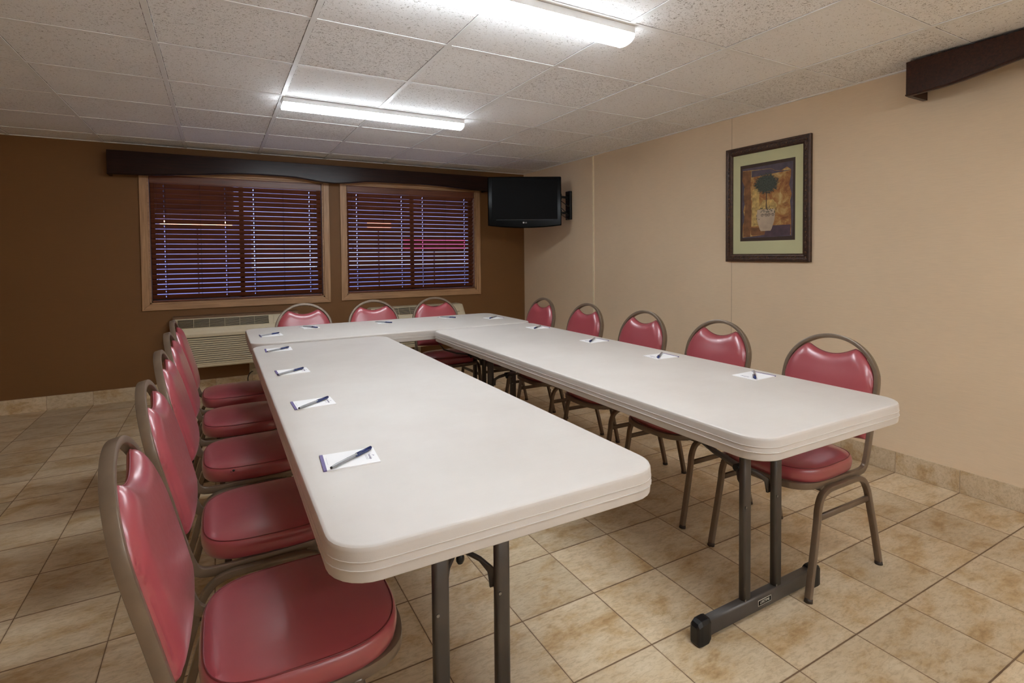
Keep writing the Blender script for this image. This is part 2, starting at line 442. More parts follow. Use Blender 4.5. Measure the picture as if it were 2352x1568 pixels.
for w, lab, sg in ((W1, 'dark cherry wood blind nearly closed in the left window', 1.), (W2, 'dark cherry wood blind nearly closed in the right window behind the television', .35)):
    root, x0, x1, z0, z1, Y = blind(w, lab, sg); cx = (x0 + x1) / 2
    for xx, zb, m_ in ((x0 + .045, z0 + .19, 2), (x1 - .06, z0 + .30, 2)) if w is W1 else ((x0 + .045, z0 + .47, 2), (x1 - .035, z0 + .34, 2)):
        bm = new_bm()
        for dx in (-.008, .008):
            cyl(bm, (xx + dx - cx, -.036, zb + (.02 if dx > 0 else 0) - z0), (xx + dx - cx, -.036, z1 - .07 - z0), .0009, n=6)
            cyl(bm, (xx + dx - cx, -.036, zb - .03 + (.02 if dx > 0 else 0) - z0), (xx + dx - cx, -.036, zb + (.02 if dx > 0 else 0) - z0), .0055, .003, n=10)
        obj('pull_cord', bm, simple('cord tassel', (.07, .02, .01), .5), root)

# scrolled valance boards
def valance(name, label, pts_bottom, ztop, depth, mat, loc, rot):
    """pts_bottom: (s, z) along the board; local x = along, local y = out from wall (towards -y)"""
    root = thing(name, label, 'valance', loc, rot)
    P = catmull([(s, 0, z) for s, z in pts_bottom], 6)
    bm = new_bm(); t = .022; rings = []
    for p in P:
        rings.append([(p.x, -depth, p.z), (p.x, -depth + t, p.z), (p.x, -depth + t, ztop), (p.x, -depth, ztop)])
    loft(bm, rings, smooth=False); bevel(obj('face_board', bm, mat, root), .003)
    for s, zz in (pts_bottom[0], pts_bottom[-1]):
        a, b = (s, s + .022) if s == pts_bottom[0][0] else (s - .022, s)
        bx('end_board', mat, root, a, b, -depth + t, -.001, zz, ztop)
    bx('top_board', mat, root, pts_bottom[0][0] + .022, pts_bottom[-1][0] - .022, -depth + t, -.001, ztop - .02, ztop)
    # small moulding along the lower edge
    bm = new_bm(); pa = [Vector((p.x, -depth - .002, p.z + .006)) for p in P]; round_tube(bm, pa, .004, closed=False)
    obj('edge_bead', bm, mat, root)
    return root
valance('window_valance', 'long dark mahogany scrolled valance board mounted above both windows',
        [(-.80, 1.983), (-.62, 1.987), (-.45, 1.992), (-.1, 2.022), (.2, 2.047), (.5, 2.052), (.70, 2.045), (.88, 2.022), (1.04, 2.009), (1.20, 2.022), (1.38, 2.043), (1.65, 2.053), (2.0, 2.053), (2.35, 2.04), (2.6, 2.024), (2.80, 2.018)],
        2.192, .14, M['mahog'], (0, BY, 0), 0)
valance('wall_valance', 'dark mahogany scrolled valance board high on the beige right wall',
        [(0, 2.083), (.09, 2.086), (.20, 2.092), (.34, 2.113), (.50, 2.138), (.72, 2.150), (1.0, 2.150), (1.25, 2.135), (1.45, 2.11), (1.62, 2.095), (1.75, 2.09), (1.85, 2.09)],
        2.262, .185, M['mahogy'], (WX, 1.457, 0), -PI / 2)

# ---------------------------------------------------------------- ceiling lights
def light_fixture(loc, label):
    root = thing('ceiling_light', label, 'ceiling light', loc)
    L, Wd = 1.235, .128
    bm = new_bm(); box(bm, 0, L, 0, Wd, -.030, 0); bevel(obj('housing', bm, M['white'], root), .002)
    bm = new_bm(); prof = []
    for i in range(15):
        a = PI * i / 14; prof.append((Wd / 2 - math.cos(a) * (Wd / 2 - .003), -.030 - .034 * math.sin(a) ** .75))
    loft(bm, [[(x, y, z) for y, z in prof] for x in (.004, L - .004)]); obj('diffuser', bm, M['lens'], root, 35)
    for x in (0, L - .004):
        bm = new_bm(); pr = [(y, z * 1.0) for y, z in prof]
        loft(bm, [[(x + d, Wd / 2 + (y - Wd / 2) * 1.02, z - .001) for y, z in pr] for d in (0, .004)]); obj('end_cap', bm, M['endcap'], root)
    return root
M['endcap'] = emis('glowing end cap', (.90, .955, 1.), 2.7)
l1 = light_fixture((.38, 3.648, HC), 'four foot wraparound ceiling light glowing nearer the windows')
l2 = light_fixture((.395, 1.815, HC), 'large glowing wraparound ceiling light cut by the top of the picture')
for fx_, fy_ in ((.395, -.02), (.395, -1.85), (.395, -3.68),  (1.92, -1.85), (1.92, -3.68)):  # unseen fixtures added behind the camera to brighten the room
    light_fixture((fx_, fy_, HC), 'glowing wraparound ceiling light, unseen, added behind the camera as fill')['group'] = 'added fill lights behind the camera'

# ---------------------------------------------------------------- chairs
def chair():
    root = thing('banquet_chair', '', 'chair')
    def yb(z): return -.178 - (z - .43) * .245
    half = [((0, .250, .400), (0, 0, 1)), ((.085, .246, .400), (0, 0, 1)), ((.150, .224, .400), (0, 0, 1)), ((.186, .172, .400), (0, 0, 1)),
            ((.196, .09, .399), (0, 0, 1)), ((.197, -.03, .397), (0, 0, 1)), ((.197, -.118, .395), (0, 0, 1)), ((.197, -.158, .405), (0, .5, .8)),
            ((.197, -.178, .440), (0, 1, .3)), ((.197, yb(.52), .52), (0, 1, .245)), ((.198, yb(.62), .62), (0, 1, .245)), ((.200, yb(.70), .70), (0, 1, .245))]
    z0, a, b = .715, .200, .181
    for k in range(1, 8):
        th = k / 8 * PI / 2; zz = z0 + b * math.sin(th); half.append(((a * math.cos(th), yb(zz), zz), (0, 1, .245)))
    zz = z0 + b; top = ((0, yb(zz), zz), (0, 1, .245))
    full = half + [top] + [((-p[0][0], p[0][1], p[0][2]), p[1]) for p in reversed(half[1:])]
    path = catmull([p for p, n in full], 4, True); nrm = catmull([n for p, n in full], 4, True)
    bm = new_bm(); sweep(bm, path, .0170, .0245, .0024, nrm, True, 2); obj('back_and_seat_frame', bm, M['frame'], root, 40)
    # seat cushion
    def outline(s, n=56):
        out = []
        for i in range(n):
            t = 2 * PI * i / n; c, sn = math.cos(t), math.sin(t); e = 2 / (3.0 if sn > 0 else 3.8)
            x = abs(c) ** e * math.copysign(1, c); y = abs(sn) ** e * math.copysign(1, sn)
            wy = .205 + .006 * y
            out.append((x * (wy - s), .046 + y * (.199 - s)))
        return out
    prof = [(.020, .409), (.006, .4095), (.001, .415), (-.002, .428), (-.003, .442), (-.001, .454), (.003, .4605), (.007, .4625), (.014, .4665), (.032, .471), (.060, .4755), (.095, .479), (.135, .481), (.17, .4818)]
    bm = new_bm(); rings = [[(x, y, z) for x, y in outline(s)] for s, z in prof]; loft(bm, rings)
    for f in bm.faces: f.smooth = True
    st = obj('seat', bm, M['vinyl'], root)
    bm = new_bm(); round_tube(bm, [(x, y, .4625) for x, y in outline(.0055)], .0017, closed=True); obj('seat_piping', bm, M['welt'], st)
    bx('seat_board', M['black'], root, -.15, .15, -.08, .18, .403, .4095)
    # back cushion
    ai, bi = .1905, .170
    def ztop(x):
        arch = z0 + bi * math.sqrt(max(0, 1 - (x / (ai + .0005)) ** 2)) - .002
        dip = .822 + .040 * (abs(x) / .112) ** 2
        k = 60.
        return -math.log(math.exp(-k * arch * 4) + math.exp(-k * dip * 4)) / (k * 4)
    def zbot(x): return .497 + .012 * (x / ai) ** 2
    NX, NZ = 33, 26; X = [ai * math.sin(PI / 2 * (2 * i / (NX - 1) - 1)) * (.999) for i in range(NX)]
    ol = [(x, zbot(x)) for x in X] + [(x, ztop(x)) for x in X] + [(s * ai, .51 + .2 * k / 14) for s in (-1, 1) for k in range(15)]
    # finer outline
    ol2 = []
    for i in range(140):
        x = -ai + 2 * ai * i / 139; ol2 += [(x, zbot(x)), (x, ztop(x))]
    ol += ol2
    F, Bk = [], []
    bm = new_bm()
    for i, x in enumerate(X):
        cf, cb = [], []
        for j in range(NZ):
            v = .5 - .5 * math.cos(PI * j / (NZ - 1)); z = zbot(x) + (ztop(x) - zbot(x)) * v
            d = 0 if i in (0, NX - 1) or j in (0, NZ - 1) else min(math.hypot(x - p, z - q) for p, q in ol)
            r = min(d / .040, 1); e = math.sqrt(max(0, 1 - (1 - r) ** 2))
            lum = .010 * max(0, 1 - ((z - .62) / .16) ** 2) * max(0, 1 - (x / ai) ** 2)
            front = yb(z) + .006 + (.026 + lum) * e + min(d, .09) * .05
            f = bm.verts.new((x, front, z)); cf.append(f)
            if d == 0: cb.append(f)
            else: cb.append(bm.verts.new((x, yb(z) + .006 - .016 * e, z)))
        F.append(cf); Bk.append(cb)
    for i in range(NX - 1):
        for j in range(NZ - 1):
            f = bm.faces.new((F[i][j], F[i + 1][j], F[i + 1][j + 1], F[i][j + 1])); f.smooth = True
            q = [Bk[i][j], Bk[i][j + 1], Bk[i + 1][j + 1], Bk[i + 1][j]]
            if set(q) != {F[i][j], F[i + 1][j], F[i + 1][j + 1], F[i][j + 1]}:
                f = bm.faces.new(q); f.smooth = True
    bk = obj('backrest', bm, M['vinyl'], root)
    bm = new_bm(); pl = []
    for i in range(25): x = -.150 + .30 * i / 24; pl.append((x, yb(ztop(x)) + .004, ztop(x) + .0008))
    round_tube(bm, pl, .0016); obj('back_piping', bm, M['welt'], bk)
    # legs : inverted U tubes on each side, split into front and rear legs
    for s in (-1, 1):
        for fr in (1, -1):
            if fr == 1: P = [(.236, .014), (.206, .15), (.181, .27), (.172, .325), (.150, .366), (.110, .383), (.062, .385), (.017, .385)]
            else: P = [(-.237, .014), (-.203, .15), (-.170, .27), (-.153, .325), (-.125, .366), (-.085, .383), (-.04, .385), (.023, .385)]
            pts = catmull([(s * (.2185 - .006 * (z / .385)), y, z) for y, z in P], 5)
            bm = new_bm(); sweep(bm, pts, .020, .024, .0045, (0, fr * 1., .25) if False else [(0, 1, 0)] * 1 and (s * 1., 0, 0))
            lg = obj('leg', bm, M['frame'], root, 40)
            bm = new_bm(); y, z = P[0]; cyl(bm, (s * .2185, y + fr * .001, 0), (s * .2183, y - fr * .002, .014), .0150, .0135, 14)
            obj('glide', bm, M['glide'], lg)
            if fr == -1:
                bm = new_bm(); sphere(bm, (s * .217 - s * .0, -.190 - .014, .185), .008, (.9, 1, 1.2), 8); obj('bumper', bm, M['black'], lg)
        bm = new_bm(); sweep(bm, [Vector((s * .214, -.163, .288)), Vector((s * .214, .176, .290))], .012, .022, .003, (0, 0, 1)); obj('stretcher', bm, M['frame'], root)
    for y in (-.085, .13):
        bm = new_bm(); sweep(bm, [Vector((-.206, y, .385)), Vector((.206, y, .385))], .018, .018, .003, (0, 0, 1)); obj('cross_rail', bm, M['frame'], root)
    return root
c0 = chair()
CH = []
LXo = .088
left = [(.104, 1.300, 0, 'nearest red vinyl chair on the left, its whole seat in view by the table corner'),
        (.094, 1.885, 0, 'second red vinyl chair on the left, just behind the nearest one'),
        (.084, 2.485, 0, 'middle chair of the five red vinyl chairs along the left, small hole in its seat'),
        (.072, 3.070, 0, 'fourth red vinyl chair from the front along the left side of the tables'),
        (.058, 3.650, 0, 'farthest red vinyl chair on the left, beside the air conditioner under the left window')]
right = [(2.072, 1.352, 0, 'nearest red vinyl chair on the right, its legs beside the table foot bar'),
         (2.078, 1.958, 0, 'second red vinyl chair from the front on the right, next to the nearest'),
         (2.080, 2.543, 0, 'middle chair of the five red vinyl chairs along the beige wall'),
         (2.086, 3.155, 0, 'fourth red vinyl chair from the front along the right, in front of the wall strip'),
         (2.088, 3.770, 0, 'farthest red vinyl chair on the right, nearest the room corner')]
back = [(.572, 4.120, .0, 'red vinyl chair at the far table in front of the left window corner'),
        (1.108, 4.120, .0, 'red vinyl chair at the far table, between the two air conditioners'),
        (1.640, 4.115, .0, 'red vinyl chair at the far table in front of the right air conditioner')]
first = True
for arr, rz, grp in ((left, -PI / 2, 'red banquet chairs along the left side'), (right, PI / 2, 'red banquet chairs along the right side'), (back, PI, 'red banquet chairs at the far table')):
    for x, y, dr, lab in arr:
        if first: o = c0; o.location = (x, y, 0); o.rotation_euler = (0, 0, rz + dr); o['label'] = lab; first = False
        else: o = dup(c0, (x, y, 0), rz + dr, lab)
        o['group'] = grp; CH.append(o)

bm = new_bm(); hx, hy = .037, 2.284; c3 = CH[2].location
sphere(bm, (-(hy - c3.y), hx - c3.x, .4545), .0050, (1.2, 1, .8), 10); sphere(bm, (-(hy - c3.y) + .006, hx - c3.x - .009, .4535), .0022, (1.2, 1, .8), 8)
obj('worn_hole', bm, M['black'], CH[2])
# ---------------------------------------------------------------- folding tables
def rrect(w, l, off, r, k=7):
    a, b = w / 2 - off, l / 2 - off; r = max(.004, r - off); pts = []
    for cx, cy, a0 in ((a - r, b - r, 0), (-a + r, b - r, PI / 2), (-a + r, -b + r, PI), (a - r, -b + r, 1.5 * PI)):
        for i in range(k + 1):
            t = a0 + i / k * PI / 2; pts.append((cx + r * math.cos(t), cy + r * math.sin(t)))
    return pts
def table(w, l, label, loc, rz, legoff=.284, sticker=False, fh=.285):
    root = thing('folding_table', label, 'table', loc, rz)
    r = .085
    prof = [(.0085, 0), (.0050, -.0008), (.0022, -.0028), (.0006, -.0060), (.0, -.010), (-.0008, -.0262), (-.0018, -.0267), (-.0018, -.0276), (-.0004, -.0282), (-.0010, -.0412), (-.0024, -.0418), (-.0024, -.0430), (-.0006, -.0437),
            (.0012, -.060), (.0018, -.0640), (.0045, -.0665), (.010, -.0665), (.0135, -.064), (.018, -.030)]
    bm = new_bm(); loft(bm, [[(x, y, TZ + z) for x, y in rrect(w, l, o, r)] for o, z in prof[::-1]])
    obj('tabletop', bm, M['table'], root, 24)
    def leg_set(yc, sgn):
        for px in (-.084, .084):
            bm = new_bm(); sweep(bm, [Vector((px, yc, .066)), Vector((px, yc + .0, TZ - .031))], .041, .026, .010, (0, 1, 0), k=4); pl = obj('leg', bm, M['steel'], root)
            bm = new_bm(); cyl(bm, (px - .012, yc - .018 * sgn * 0 - .0135, .40), (px - .012, yc - .0155, .40), .004, n=10); cyl(bm, (px - .014, yc - .0135, .078), (px - .014, yc - .0155, .078), .004, n=10); obj('bolt', bm, M['silver'], pl)
        bm = new_bm(); sweep(bm, [Vector((-fh, yc, .046)), Vector((fh, yc, .046))], .034, .056, .008, (0, 0, 1), k=3); fb = obj('foot_bar', bm, M['steel'], root)
        for s in (-1, 1):
            bm = new_bm(); rings = []
            for dx, y_, zt, zb in ((.0, .020, .079, .014), (.012, .021, .081, .001), (.040, .021, .080, .0), (.054, .019, .074, .0), (.060, .015, .062, .010)):
                x = s * (fh - .013 + dx); rings.append([(x, yc - y_, zb), (x, yc + y_, zb), (x, yc + y_, zt - .012), (x, yc + y_ * .7, zt), (x, yc - y_ * .7, zt), (x, yc - y_, zt - .012)])
            loft(bm, rings, smooth=False); bevel(obj('foot_cap', bm, M['black'], fb), .003)
        d = sgn
        jy = yc + d * .088; jz = .486
        bm = new_bm(); sweep(bm, [Vector((0, yc + d * .43, .722)), Vector((0, yc + d * .40, .675)), Vector((0, yc + d * .30, .545)), Vector((0, yc + d * .20, .508)), Vector((0, jy, jz))], .026, .012, .003, (0, d, 1)); obj('brace', bm, M['steel'], root)
        for s in (-1, 1):
            bm = new_bm(); sweep(bm, [Vector((s * .006, jy, jz)), Vector((s * .046, yc + d * .050, .466)), Vector((s * .064, yc + d * .022, .446)), Vector((s * .068, yc + d * .017, .405))], .020, .009, .002, (0, d, .9)); obj('brace', bm, M['steel'], root)
        bm = new_bm(); cyl(bm, (-.022, jy, jz), (.022, jy, jz), .013, n=14); sphere(bm, (.0, jy - d * .015, jz - .018), .012, (1, .7, 1.3)); obj('lock_ring', bm, M['black'], root)
        bm = new_bm(); cyl(bm, (-.215, yc, TZ - .045), (.215, yc, TZ - .045), .0125, n=14); obj('pivot_tube', bm, M['steel'], root)
        bx('mount_plate', M['black'], root, -.06, .06, yc + d * .40, yc + d * .46, TZ - .040, TZ - .0305)
        return fb
    f1 = leg_set(-l / 2 + legoff, 1); f2 = leg_set(l / 2 - legoff, -1)
    if sticker:
        yc = -l / 2 + legoff
        bm = new_bm(); x0, x1, zc = -.034, .034, .048; yf = yc - .0172
        box(bm, x0, x1, yf - .0006, yf + .001, zc - .009, zc + .009, 0)
        for a in ((x0, x1, zc + .0086, zc + .0098), (x0, x1, zc - .0098, zc - .0086)): box(bm, a[0], a[1], yf - .0009, yf, a[2], a[3], 1)
        for a in ((x0 - .001, x0), (x1, x1 + .001)): box(bm, a[0], a[1], yf - .0009, yf, zc - .0098, zc + .0098, 1)
        text_into(bm, 'LIFETIME', .0135, Matrix.Translation((0, yf - .0010, zc)) @ Matrix.Rotation(PI / 2, 4, 'X'), 1)
        obj('badge', bm, [M['blackgloss'], simple('badge silver', (.62, .58, .50), .4)], f1, recalc=False)
    return root
K = .962
table(.762, 2.446, 'white plastic folding table in the left foreground, four notepads along its left edge', (.539, (.921 + 3.367) / 2, 0), 0, fh=.150)
table(.772, 2.522, 'white plastic folding table on the right, running along the beige wall', (1.643, (.906 + 3.428) / 2, 0), 0, sticker=True)
table(.762, 1.912, 'white plastic folding table set crosswise at the far end under the windows', (1.113, 3.446 + .381, 0), PI / 2, legoff=.27)

# ---------------------------------------------------------------- notepads and pens
def notepad():
    root = thing('notepad', '', 'notepad')
    bm = new_bm(); box(bm, -.066, .066, -.054, .054, 0, .0024); obj('paper', bm, M['paper'], root)
    bm = new_bm(); box(bm, -.0668, -.0590, -.0543, .0543, .0, .0029); obj('binding_strip', bm, M['purple'], root)
    bm = new_bm(); R = Matrix.Translation((.0475, -.008, .0026)) @ Matrix.Rotation(-PI / 2, 4, 'Z')
    text_into(bm, 'Travelodge', .0088, R, 0, .0001)
    for k in range(2): box(bm, .0405 - k * .0028, .0410 - k * .0028, -.026, .008, .0024, .0026)
    cyl(bm, (.0570, -.004, .0024), (.0570, -.004, .0026), .0020, n=10); cyl(bm, (.0550, .001, .0024), (.0550, .001, .0026), .0010, n=8)
    box(bm, -.0535, -.0532, -.020, .030, .0024, .0025)
    obj('printed_logo', bm, M['ink'], root, recalc=False)
    return root
def pen():
    root = thing('ballpoint_pen', '', 'pen')   # lies along x, tip end at -x, cap at +x
    r = .0042; zc = r + .0012
    bm = new_bm(); cyl(bm, (-.071, 0, zc - .0005), (-.055, 0, zc), .0034, .0041, 14); cyl(bm, (-.055, 0, zc), (.028, 0, zc), .0041, .0041, 14); obj('barrel', bm, M['penbody'], root, 40)
    bm = new_bm(); cyl(bm, (-.0735, 0, zc - .0005), (-.071, 0, zc - .0005), .0030, .0033, 12); cyl(bm, (-.018, -.0000, zc + .0040), (-.018, 0, zc + .0043), .0011, n=8); obj('end_plug', bm, M['black'], root)
    bm = new_bm(); cyl(bm, (.015, 0, zc), (.069, 0, zc), .0049, .0044, 16); sphere(bm, (.069, 0, zc), .0043, (.6, 1, 1), 12)
    cp = obj('cap', bm, M['pencap'], root)
    bm = new_bm(); sweep(bm, [Vector((.066, -.0046, zc)), Vector((.060, -.0078, zc)), Vector((.010, -.0072, zc)), Vector((.006, -.0055, zc))], .0030, .0018, .0006, (0, 1, 0)); obj('clip', bm, M['pencap'], cp)
    return root
np0, pn0 = notepad(), pen()
# x, y (world), rotation, label, pen angle jitter
pads = [
    (.2765, 1.352, 0, 'nearest the camera on the foreground table', 0),
    (.2775, 1.937, 0, 'second from the front along the foreground table', -.02),
    (.278, 2.525, 0, 'third from the front along the foreground table', .03),
    (.280, 3.165, 0, 'at the far left corner of the foreground table', -.03),
    (.292, 3.775, 0, 'at the left end of the far crosswise table', .0),
    (.565, 4.045, -PI / 2, 'on the far table before its leftmost chair', 0),
    (1.095, 4.030, -PI / 2, 'on the far table before its middle chair', .05),
    (1.622, 4.055, -PI / 2, 'on the far table before its rightmost chair', -.04),
    (1.925, 3.820, PI, 'at the right end of the far crosswise table', .05),
    (1.925, 3.140, PI, 'farthest one on the right hand table', -.04),
    (1.906, 2.480, PI, 'third from the front on the right hand table', .04),
    (1.890, 1.925, PI, 'second from the front on the right hand table', -.02),
    (1.910, 1.418, PI, 'nearest one on the right hand table', .03)]
PENS = [(.281, 1.343, .643), (.278, 1.919, .721), (.270, 2.501, .671), (.277, 3.135, .66), (.285, 3.777, .60), (.567, 4.015, -1.0), (1.085, 3.990, -.85), (1.618, 4.025, -.94),
        (1.918, 3.812, -2.442), (1.915, 3.125, -2.434), (1.895, 2.481, -2.424), (1.885, 1.926, -2.48), (1.905, 1.411, -2.47)]
for i, (x, y, rz, lab, j) in enumerate(pads):
    jit = (-.07, .02, .03, -.02, .04, .1, -.05, .06, .03, -.03, .04, -.05, .03)[i]
    nl = 'white notepad ' + lab; pl_ = 'blue capped pen on the notepad ' + lab
    if i == 0: a = np0; a.location = (x, y, TZ); a.rotation_euler = (0, 0, rz + jit); a['label'] = nl
    else: a = dup(np0, (x, y, TZ), rz + jit, nl)
    a['group'] = 'notepads on the tables'
    px_, py_, ang = PENS[i]; L_ = (px_, py_, TZ + .0030)
    if i == 0: b = pn0; b.location = L_; b.rotation_euler = (0, 0, ang); b['label'] = pl_
    else: b = dup(pn0, L_, ang, pl_)
    b['group'] = 'pens on the notepads'

# ---------------------------------------------------------------- wall air conditioners
def ptac(x0, label, sleeve=False):
    root = thing('air_conditioner', label, 'air conditioner', (x0 + .535, BY, 0))
    Wd = 1.07; h0, h1 = .270, .712; xa, xb = -Wd / 2, Wd / 2
    # body side profile (y measured from wall, negative into the room)
    pr = [(-.002, h1), (-.135, h1), (-.150, h1 - .004), (-.218, h1 - .088), (-.232, h1 - .112), (-.236, h1 - .135), (-.232, h1 - .160), (-.222, h1 - .166), (-.222, h0 + .012), (-.214, h0), (-.002, h0)]
    bm = new_bm(); rings = []
    for x, s in ((xa, .90), (xa + .012, .985), (xa + .03, 1), (xb - .03, 1), (xb - .012, .985), (xb, .90)):
        rings.append([(x, y * s, z if s == 1 else h0 + (z - h0) * (.5 + .5 * s)) for y, z in pr])
    loft(bm, rings, smooth=False); body = obj('body', bm, M['ptac'], root); bevel(body, .004)
    # sloping outlet grille
    a = Vector((0, -.156, h1 - .010)); b = Vector((0, -.211, h1 - .078)); d = (b - a).normalized(); nn = Vector((0, -d.z * -1, d.y)); nn = Vector((0, d.z, -d.y)); nn = nn if nn.y < 0 else -nn
    gx0, gx1 = xa + .05, xb - .28
    bm = new_bm(); v = [a + nn * .0012, b + nn * .0012]
    q = [bm.verts.new((x, p.y, p.z)) for x, p in ((gx0, v[0]), (gx1, v[0]), (gx1, v[1]), (gx0, v[1]))]; f = bm.faces.new(q)
    ex = bmesh.ops.extrude_face_region(bm, geom=[f]); 
    for e in ex['geom']:
        if isinstance(e, bmesh.types.BMVert): e.co -= nn * .003
    gr = obj('outlet_grille', bm, M['groove'], root)
    bm = new_bm(); n = 7; Lg = (b - a).length
    for k in range(n + 1):
        c = a + d * (Lg * k / n) + nn * .004; sweep(bm, [Vector((gx0, c.y, c.z)), Vector((gx1, c.y, c.z))], .0026, .005, .0008, nn)
    for k in range(7):
        x = gx0 + (gx1 - gx0) * k / 6; p, q_ = a + nn * .006, b + nn * .006
        sweep(bm, [Vector((x, p.y, p.z)), Vector((x, q_.y, q_.z))], .003, .005, .001, nn)
    obj('grille_vanes', bm, M['ptac'], gr)
    bm = new_bm(); p = a + d * .004 + nn * .002; q_ = b - d * .004 + nn * .002
    sweep(bm, [Vector((xb - .155, p.y, p.z)), Vector((xb - .155, q_.y, q_.z))], .17, .004, .001, nn); cd = obj('control_door', bm, M['ptac'], root); bevel(cd, .002)
    bm = new_bm(); box(bm, xb - .13, xb - .075, -.215, -.208, h1 - .085, h1 - .080); obj('door_latch', bm, M['groove'], cd)
    # intake louvres
    bx('intake_recess', M['groove'], root, xa + .02, xb - .02, -.2235, -.2205, h0 + .030, h1 - .166)
    bm = new_bm(); n = 13; z0_, z1_ = h0 + .026, h1 - .170
    for k in range(n):
        z = z0_ + (z1_ - z0_) * (k + .5) / n; hh = (z1_ - z0_) / n * .38
        rr = [[(x, -.2230, z - hh), (x, -.2290, z - hh * .7), (x, -.2310, z + hh * .4), (x, -.2230, z + hh)] for x in (xa + .012, xb - .012)]
        loft(bm, rr, smooth=False)
    obj('intake_louvres', bm, M['ptac'], root)
    if sleeve: bx('wall_sleeve', M['sleeve'], root, xa + .01, xb - .01, -.130, -.002, h1 - .004, h1 + .018)
    return root
ptac(-.372, 'beige air conditioner under the left window', True)
ptac(1.392, 'beige air conditioner under the right window, mostly hidden behind the chairs')
def outlet(x, z, label, plug):
    root = thing('wall_outlet', label, 'outlet', (x, BY, z))
    bx('cover_plate', M['outlet'], root, -.038, .038, -.006, -.0005, -.058, .058, bev=.002)
    if plug:
        bx('plug', M['outlet'], root, -.022, .022, -.035, -.006, -.04, .01, bev=.003)
        bm = new_bm(); round_tube(bm, catmull([(-.010, -.034, -.02), (-.03, -.05, -.025), (-.05, -.055, -.055), (-.055, -.05, -.10), (-.045, -.04, -.135), (0, -.03, -.145)], 6), .0045); obj('power_cord', bm, M['black'], root)
    else:
        for dz in (-.02, .02): bx('receptacle', M['groove'], root, -.012, .012, -.0068, -.0058, dz - .010, dz + .010)
    return root
outlet(.288, .175, 'ivory wall outlet with a black cord looping out, below the left air conditioner', True)
outlet(1.955, .27 - .09, 'small ivory wall outlet below the right air conditioner behind the far chair', True)
outlet(2.66, .17, 'ivory wall outlet low on the brown wall seen between table and chair legs', False)

# ---------------------------------------------------------------- television on its bracket
fwd = Vector((math.sin(.5155), math.cos(.5155), 0)); rt = Vector((fwd.y, -fwd.x, 0))
def tv():
    yaw = -.5155 + .035
    c = Vector((2.822, 4.845, 0))
    root = thing('television', 'black flat television on a swivel arm in the room corner', 'television', (c.x, c.y, 1.575), yaw)
    w, h = .775, .512     # front faces -y locally
    def face(yy, inset, zshift=0):
        pts = []
        hw = w / 2 - inset
        n = 16
        for i in range(n + 1):
            x = -hw + 2 * hw * i / n; pts.append((x, yy, 0 + inset - .026 * (1 - (x / hw) ** 2) - .0))
        r = .008
        pts += [(hw, yy, h - inset - r), (hw - r, yy, h - inset), (-hw + r, yy, h - inset), (-hw, yy, h - inset - r)]
        return pts
    bm = new_bm(); loft(bm, [face(0.004, .006), face(0, .010)][::-1] + [face(.006, .001), face(.045, .0), face(.055, .008), face(.075, .06), face(.082, .08)], smooth=False)
    body = obj('housing', bm, M['blackgloss'], root)
    bx('screen', M['screen'], root, -.345, .345, -.0022, .002, .066, h - .036)
    bm = new_bm(); box(bm, -.30, .30, -.0026, .0, .0585, .0605); obj('speaker_line', bm, simple('dark grey line', (.05, .045, .05), .4), body)
    bm = new_bm(); cyl(bm, (-.014, .0, .030), (-.014, -.0032, .030), .0085, n=20)
    text_into(bm, 'LG', .018, Matrix.Translation((.010, -.0030, .0295)) @ Matrix.Rotation(PI / 2, 4, 'X'), 0, .0003)
    obj('logo', bm, simple('logo silver', (.50, .50, .50), .4), root, recalc=False)
    return root
tvo = tv()
br = thing('television_bracket', 'black articulated wall bracket holding the television on the right wall', 'bracket', (WX, 4.80, 1.80))
bx('wall_plate', M['black'], br, -.03, -.001, -.045, .045, -.155, .155, bev=.006)
dvec = Vector((2.90 - WX, 4.93 - 4.80, 0))
for dz in (-.085, .085):
    bm = new_bm(); sweep(bm, [Vector((-.03, 0, dz)), Vector((-.16, -.045, dz))], .035, .022, .004, (0, 0, 1)); sweep(bm, [Vector((-.155, -.04, dz * .9)), Vector((dvec.x + .065, dvec.y + .065, dz * .9))], .032, .022, .004, (0, 0, 1)); obj('arm', bm, M['black'], br)
    bm = new_bm(); cyl(bm, (-.158, -.042, dz - .03), (-.158, -.042, dz + .03), .018); cyl(bm, (-.035, 0, dz - .03), (-.035, 0, dz + .03), .020); obj('hinge', bm, M['black'], br)
bm = new_bm(); box(bm, -.10, .10, 0, .012, -.10, .10); mo = obj('mount_plate', bm, M['black'], br); mo.location = (2.822 + math.sin(.4805) * .0835 - WX, 4.845 + math.cos(.4805) * .0835 - 4.80, 0); mo.rotation_euler = (0, 0, -.4805)
bm = new_bm()
for k, (a_, b_) in enumerate(((.12, .03), (.06, -.06), (-.02, -.11))):
    pp = catmull([(-.035, -.03, b_), (-.08, -.09, b_ - .05), (-.17, -.10, (a_ + b_) / 2 - .05), (-.28, -.02, a_)], 6); round_tube(bm, pp, .004)
obj('cable', bm, M['black'], br)

